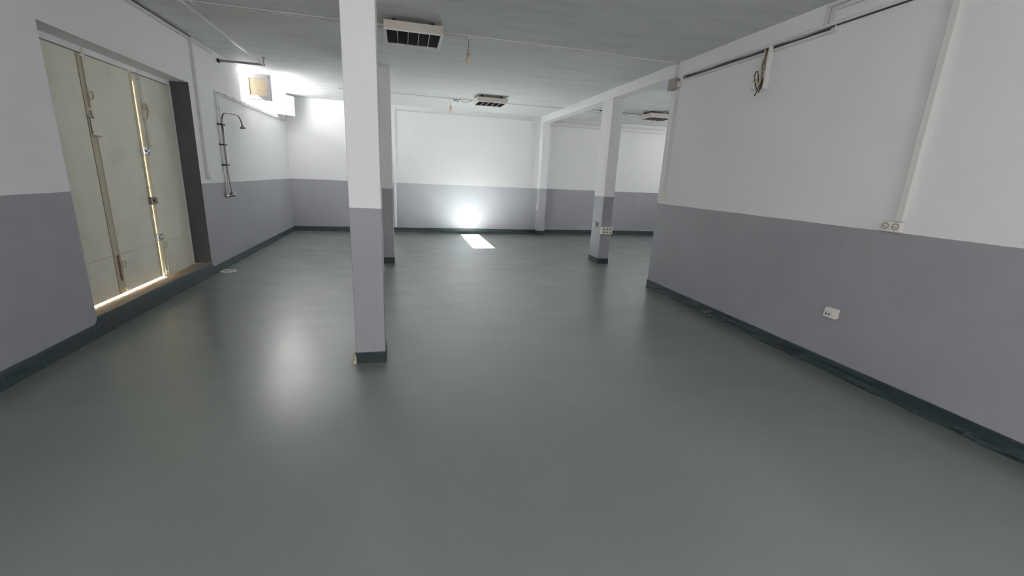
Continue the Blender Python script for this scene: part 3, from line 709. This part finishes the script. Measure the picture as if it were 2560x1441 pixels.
# ---------------------------------------------------------------- shower
# painted supply pipes: up from the valve, then along under the window
b = MB(); r = .010
b.tube([(XL+.02, 7.50, 1.05), (XL+.02, 7.50, 2.425), (XL+.02, 7.515, 2.455), (XL+.02, 7.55, 2.465), (XL+.02, 9.5, 2.475), (XL+.02, 11.40, 2.50)], r, 10)
b.tube([(XL+.02, 7.425, 1.05), (XL+.02, 7.425, 2.455), (XL+.02, 7.44, 2.485), (XL+.02, 7.48, 2.493), (XL+.02, 9.5, 2.50), (XL+.02, 11.40, 2.52)], r, 10)
for p in ((7.46, 2.31), (7.46, 1.95), (7.46, 1.35)): b.box((XL-.0, p[0]-.05, p[1]-.008), (XL+.034, p[0]+.05, p[1]+.008), .003)
for y in (7.8, 8.15, 9.2, 10.3): b.box((XL, y-.008, 2.455), (XL+.034, y+.008, 2.512), .003)
tag(b.build('water_pipe', 'upper'), 'pair of white painted water pipes feeding the shower below the window', 'pipe', (XL+.02, 7.5, 1.05))
t = thing('shower', 'bare chrome shower riser with curved arm, small head and valve', 'shower', (XL+.03, 7.46, 1.03))
xo = XL+.055
b = MB(); b.tube([(xo+.02, 7.47, 1.06), (xo+.015, 7.47, 1.16), (xo, 7.465, 1.30), (xo-.004, 7.462, 1.45), (xo-.004, 7.455, 2.06)], .0105, 10, smooth=3); b.build('riser_pipe', 'steel', t)
arm = [(xo-.004, 7.455, 2.05), (xo, 7.455, 2.11), (xo+.005, 7.475, 2.165), (xo+.012, 7.53, 2.205), (xo+.02, 7.62, 2.222), (xo+.025, 7.80, 2.232), (xo+.03, 7.95, 2.242), (xo+.03, 8.05, 2.232), (xo+.03, 8.13, 2.195), (xo+.03, 8.175, 2.15), (xo+.03, 8.195, 2.115)]
b = MB(); b.tube(arm, .0105, 10, smooth=4); b.build('shower_arm', 'steel', t)
b = MB(); ax = Vector((.05, .38, -.9)).normalized(); b.lathe([(0, -.01), (.012, -.01), (.015, .008), (.030, .026), (.044, .034), (.046, .044), (.030, .046), (0, .046)], (xo+.03, 8.20, 2.108), ax, 20); sh = b.build('shower_head', 'steel', t)
b = MB(); b.lathe([(0, 0), (.040, 0), (.040, .003), (0, .003)], Vector((xo+.03, 8.20, 2.108))+ax*.046, ax, 20); b.build('spray_face', 'dark', sh)
for z in (2.045, 1.765, 1.478):
    b = MB(); b.box((XL, 7.395, z-.010), (xo+.014, 7.52, z+.010), .004); b.build('pipe_clamp', 'cable_black', t)
b = MB(); b.tube([(XL+.045, 7.38, 1.035), (XL+.045, 7.62, 1.035)], .022, 14); b.lathe([(0, 0), (.030, 0), (.030, .012), (0, .014)], (XL, 7.425, 1.035), (1, 0, 0), 18); b.lathe([(0, 0), (.030, 0), (.030, .012), (0, .014)], (XL, 7.54, 1.035), (1, 0, 0), 18)
b.tube([(XL+.045, 7.47, 1.035), (XL+.07, 7.47, 1.075)], .016, 12); b.build('mixer_valve', 'steel', t)
for y, dy in ((7.38, -1), (7.62, 1)):
    b = MB(); b.lathe([(0, 0), (.020, 0), (.024, .01), (.024, .035), (.018, .042), (0, .043)], (XL+.045, y, 1.037), (0, dy, 0), 16); b.build('tap_knob', 'chrome', t)

# ---------------------------------------------------------------- floor drain
t = thing('drain_cover', 'round white drain cover on the floor beside the door threshold', 'drain', (-2.455, 6.865, 0))
dc = (-2.455, 6.865, 0)
b = MB(); b.lathe([(0, 0), (.100, 0), (.100, .007), (.092, .011), (.078, .010), (.074, .007), (0, .007)], dc, (0, 0, 1), 40); b.build('plate', 'trim', t)
b = MB()
for k in range(12):
    a = 2*math.pi*k/12; b.lathe([(0, 0), (.0105, 0), (.0105, .0012), (0, .0012)], (dc[0]+.055*math.cos(a), dc[1]+.055*math.sin(a), .0068), (0, 0, 1), 10)
for k in range(6):
    a = 2*math.pi*k/6+.3; b.lathe([(0, 0), (.008, 0), (.008, .0012), (0, .0012)], (dc[0]+.026*math.cos(a), dc[1]+.026*math.sin(a), .0068), (0, 0, 1), 10)
b.build('drain_hole', 'dark', t)
